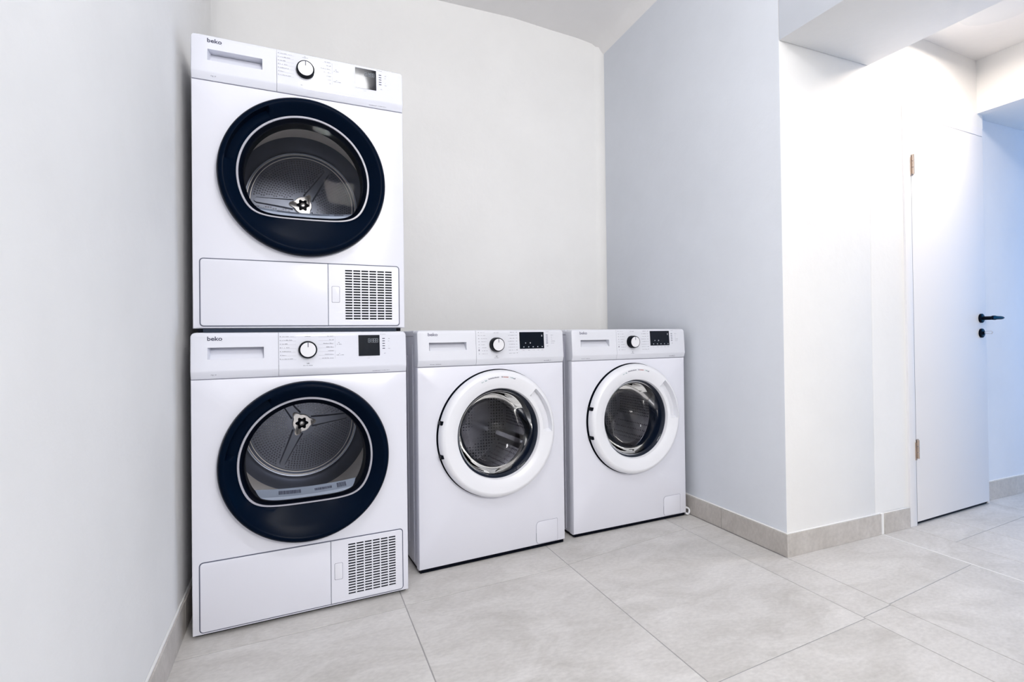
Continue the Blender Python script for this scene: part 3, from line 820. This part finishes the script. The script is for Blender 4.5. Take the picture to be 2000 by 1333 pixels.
# ---- washer
def make_washer(name, loc, rz, label, drum_rot):
    root = empty(name, loc, rz, label, 'washing machine', 'front loading washing machines')
    D = 0.50; zb, zs, zt = 0.0135, 0.721, 0.849
    cz = 0.466; R0 = 0.2345; cx = U(0.3035)
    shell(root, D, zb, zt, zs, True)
    front_with_hole('front_panel', -W / 2, W / 2, zb, zs - 0.0012, 0.030, cx, cz, 0.205, M['enamel'], root, er=0.007)
    fy, dr, fa = panel_parts(root, zs, zt, 0.0068, (0.042, 0.183, 0.777, 0.805), 0, 0, 0, None, 'washer')
    box('panel_seam', -W / 2 + 0.003, W / 2 - 0.003, 0.004, 0.04, zs - 0.0013, zs + 0.0003, M['lightgap'], root)
    P = lambda z: fy(z) - 0.0004
    logo(root, U(0.038), 0.8285, P(0.832), 0.0160, M['print_mid'])
    kx, kz = U(0.300), 0.794
    knob(root, kx, kz, 0.0268, P(kz), 0.024, 0)
    rd = random.Random(5)
    small = []
    for i in range(8):
        z = 0.8385 - 0.0112 * i
        smalltext(small, U(0.2290), U(0.2345), z, 0.0026, 0.8, rd)
        smalltext(small, U(0.2400), U(0.2400 + rd.uniform(0.014, 0.026)), z, 0.002, 0.75, rd)
        smalltext(small, U(0.3620 - rd.uniform(0.0, 0.012)), U(0.380), z, 0.002, 0.75, rd)
        smalltext(small, U(0.3850), U(0.3900), z, 0.0026, 0.8, rd)
    smalltext(small, U(0.292), U(0.312), 0.8375, 0.002, 0.8, rd); smalltext(small, U(0.292), U(0.312), 0.744, 0.002, 0.8, rd)
    smalltext(small, U(0.299), U(0.304), 0.749, 0.003, 0.8, rd)
    quads('program_print', small, M['print'], root, P)
    quads('program_icon', [(U(0.2295), U(0.2335), 0.7725, 0.7775)], M['print_mid'], root, P)
    ds = plate('display', rrect(U(0.400), U(0.507), 0.776, 0.8400, 0.0012), -0.0008, 0.0002, M['navy_gloss'], root, ytilt=fy)
    ic = []
    for i, u in enumerate((0.415, 0.436, 0.456, 0.476, 0.496)):
        ic += [(U(u), U(u + 0.0045), 0.7810, 0.7850)]
    ic += [(U(0.4235), U(0.4275), 0.7960, 0.8000), (U(0.4435), U(0.4485), 0.7955, 0.8005), (U(0.496), U(0.500), 0.822, 0.829)]
    quads('display_icons', ic, M['icon'], ds, lambda z: P(z) - 0.0006)
    lights = [(U(0.5165), U(0.5255), 0.8265 - 0.0078 * i, 0.8288 - 0.0078 * i) for i in range(5)]
    quads('indicator_marks', lights, M['print_dark'], root, P)
    marks = []
    for i in range(5): smalltext(marks, U(0.540), U(0.540 + (0.010, 0.004, 0.004, 0.018, 0.016)[i]), 0.8262 - 0.0078 * i, 0.002, 0.8, rd)
    smalltext(marks, U(0.514), U(0.530), 0.8405, 0.0016, 0.8, rd); smalltext(marks, U(0.519), U(0.526), 0.7835, 0.003, 0.8, rd)
    for u in (0.412, 0.436, 0.456, 0.476, 0.494): smalltext(marks, U(u), U(u + 0.008), 0.7695, 0.0016, 0.8, rd)
    quads('side_print', marks, M['print'], root, P)
    sm = []; smalltext(sm, U(0.506), U(0.528), 0.7270, 0.0026, 0.95, rd)
    quads('model_print', sm, M['print_mid'], root, P)
    tube('model_ring', [(U(0.532) + 0.0045 * math.cos(2 * PI * k / 20), P(0.73), 0.7300 + 0.0045 * math.sin(2 * PI * k / 20)) for k in range(20)], 0.0003, M['print'], root, 6, closed=True)
    sm = []; smalltext(sm, U(0.045), U(0.062), 0.7275, 0.0022, 0.9, rd); smalltext(sm, U(0.066), U(0.086), 0.7275, 0.0022, 0.9, rd)
    quads('capacity_print', sm, M['print'], root, P)
    # pump filter flap
    o1 = rrect(U(0.4645), U(0.5605), 0.0185, 0.1045, (0.014, 0.006, 0.004, 0.016), 6)
    outline_line('flap_seam', o1, 0.0010, -0.0004, M['lightgap'], root)
    quads('flap_seam', [(U(0.4640), U(0.4652), 0.030, 0.062)], M['shadowgap'], root, -0.0006)
    plate('filter_flap', inset(o1, 0.0012), -0.0015, 0.0, M['enamel'], root, 0.0006)
    # porthole door
    N = 144
    c = lambda r, y: circ(r, y, cx, cz, N)
    def hnd(i):
        t = math.degrees(2 * PI * i / N)
        return 1.0 if (t <= 46 or t >= 358) else 0.0
    push = lambda ring, d: [(x, y + d * hnd(i), z) for i, (x, y, z) in enumerate(ring)]
    lathe('door_gap', [(R0 + 0.0028, 0.0005), (R0 + 0.0028, -0.0009), (R0 - 0.012, -0.0009), (R0 - 0.012, -0.010)], cx, cz, M['black'], root, N)
    rings = [c(R0 - 0.014, -0.009), c(R0 - 0.001, -0.009), c(R0, -0.012), c(R0 - 0.002, -0.026), c(R0 - 0.008, -0.035), c(R0 - 0.016, -0.039), c(R0 - 0.019, -0.0395),
             push(c(R0 - 0.0205, -0.0395), 0.026), push(c(R0 - 0.045, -0.036), 0.012), push(c(R0 - 0.054, -0.033), 0.002), c(0.1685, -0.028), c(0.1660, -0.0235), c(0.165, -0.012)]
    dp = loft('porthole_door', rings, M['ring_white'], root, smooth=38)
    for t in (166, 195):
        a = math.radians(t); x, z = cx + (R0 + 0.001) * math.cos(a), cz + (R0 + 0.001) * math.sin(a)
        box('hinge_cap', x - 0.0025, x + 0.011, -0.031, -0.003, z - 0.007, z + 0.007, M['black'], dp, 0.0015, 1)
    lathe('inner_bezel', [(0.1655, -0.014), (0.160, -0.010), (0.152, 0.0), (0.148, 0.030)], cx, cz, M['rubber'], dp, N)
    # glass bowl: bulges into the drum
    bowl = [(0.1645, -0.016), (0.158, -0.0155), (0.150, -0.004), (0.146, 0.03), (0.138, 0.075), (0.126, 0.098), (0.104, 0.116), (0.078, 0.128), (0.050, 0.135), (0.022, 0.1385), (0.006, 0.139)]
    def tiltb(r, y):
        k = max(0.0, min(1.0, (y - 0.03) / 0.1))
        return [(x, yy - 0.05 * k * max(0.0, (cz - z) / 0.15) + 0.0, z + 0.012 * k) for x, yy, z in circ(r, y, cx, cz, N)]
    loft('glass_bowl', [tiltb(r, y) for r, y in bowl], M['bowl'], dp, False, True, smooth=60)
    # coloured small print on the upper rim
    def arcprint(name, t0, t1, m, rr=0.2075):
        bm = bmesh.new(); t = t0
        while t > t1:
            dt = rd.uniform(0.35, 0.7)
            if rd.random() < 0.85:
                h = rd.choice((0.0034, 0.0036, 0.0050)); vs = []
                for (a, r_) in ((t, rr), (t - dt, rr), (t - dt, rr + h), (t, rr + h)):
                    a = math.radians(a); y = -0.0385
                    vs.append(bm.verts.new((cx + r_ * math.cos(a), -0.0392 + max(0, (R0 - 0.020 - r_)) * 0.14 - 0.0008, cz + r_ * math.sin(a))))
                bm.faces.new(vs)
            t -= dt + 0.2
        from_bm(name, bm, m, dp)['kind'] = 'stuff'
    arcprint('rim_print', 112, 106, M['teal'], 0.205); arcprint('rim_print', 104, 93, M['print_mid']); arcprint('rim_print', 91, 88.5, M['print_mid'])
    arcprint('rim_print', 87.5, 82, M['red']); arcprint('rim_print', 80, 76.5, M['teal']); arcprint('rim_print', 76, 73.5, M['print_mid'], 0.206)
    # rubber gasket and drum
    hz = cz + 0.004
    lathe('gasket', [(0.203, 0.028), (0.190, 0.018), (0.178, 0.020), (0.170, 0.035), (0.172, 0.060), (0.162, 0.078), (0.168, 0.095), (0.176, 0.098)], cx, cz, M['rubber'], root, N)
    dm = lathe('drum', [(0.172, 0.098), (0.176, 0.094), (0.190, 0.098), (0.235, 0.115), (0.238, 0.13), (0.238, 0.40), (0.225, 0.425), (0.06, 0.44), (0.04, 0.43)], cx, hz, M['holes'], root, N, False, True)
    lathe('drum_lip', [(0.171, 0.0945), (0.174, 0.0915), (0.178, 0.0930)], cx, hz, M['chrome'], dm, N)
    for q in range(3):
        t = math.radians(drum_rot + 120 * q); ca, sa = math.cos(t), math.sin(t)
        R_ = []
        for y, hgt in ((0.13, 0.01), (0.15, 0.045), (0.27, 0.058), (0.39, 0.045), (0.41, 0.01)):
            ring = []
            for a, b in ((0, 0.030), (hgt * 0.6, 0.022), (hgt, 0.009), (hgt, -0.009), (hgt * 0.6, -0.022), (0, -0.030)):
                rr = 0.237 - a
                ring.append((cx + rr * ca - b * sa, y, hz + rr * sa + b * ca))
            R_.append(ring)
        loft('drum_lifter', R_, M['steel'], dm, True, True, closed=False, smooth=50)
    return root

def place(x, y, a, z=0.0, w=W):
    """front-left corner -> centre of the front edge"""
    return (x + math.cos(a) * w / 2, y + math.sin(a) * w / 2, z)

make_dryer('tumble_dryer', place(-0.276, 1.640, 0.0524), 0.0524, 'white tumble dryer with black door ring standing on the floor, lower one of the stack', 5)
make_dryer('tumble_dryer', place(-0.277, 1.675, 0.0319, 0.845, 0.600), 0.0319, 'white tumble dryer with black door ring stacked on top of the other dryer', 57, 1.008)
make_washer('washing_machine', place(0.378, 1.776, 0.0729), 0.0729, 'white front loading washing machine standing between the dryer stack and the other washer', 95)
make_washer('washing_machine', place(1.022, 1.838, 0.0406), 0.0406, 'white front loading washing machine standing beside the right wall', 60)

# stacking frame between the two dryers
sf = empty('stacking_frame', (place(-0.276, 1.66, 0.04, 0.845)), 0.04, 'narrow grey stacking frame between the lower and the upper dryer', 'frame')
boxes('frame_rail', [(-0.272, 0.272, 0.012, 0.022, 0.0005, 0.0115)], M['rubber'], sf)
for s in (-1, 1): box('frame_clip', s * 0.279 - 0.006, s * 0.279 + 0.006, 0.008, 0.026, 0.001, 0.011, M['black'], sf, 0.001, 1)

# white hose end curling out beside the right washer
hp = []
for k in range(26):
    t = k / 25
    a = -PI * 0.75 + 1.55 * PI * t
    hp.append((1.6285 + 0.0135 * math.cos(a), 1.862 + 0.02 * t, 0.0185 + 0.0125 * math.sin(a)))
hp = [(1.6255, 2.02, 0.006), (1.6235, 1.92, 0.006)] + hp + [(1.632, 1.92, 0.033), (1.634, 2.0, 0.03)]
hose = tube('water_hose', hp, 0.0045, M['hose'], None, 12)
hose['label'] = 'thin white hose loop on the floor between washer and right wall'; hose['category'] = 'hose'
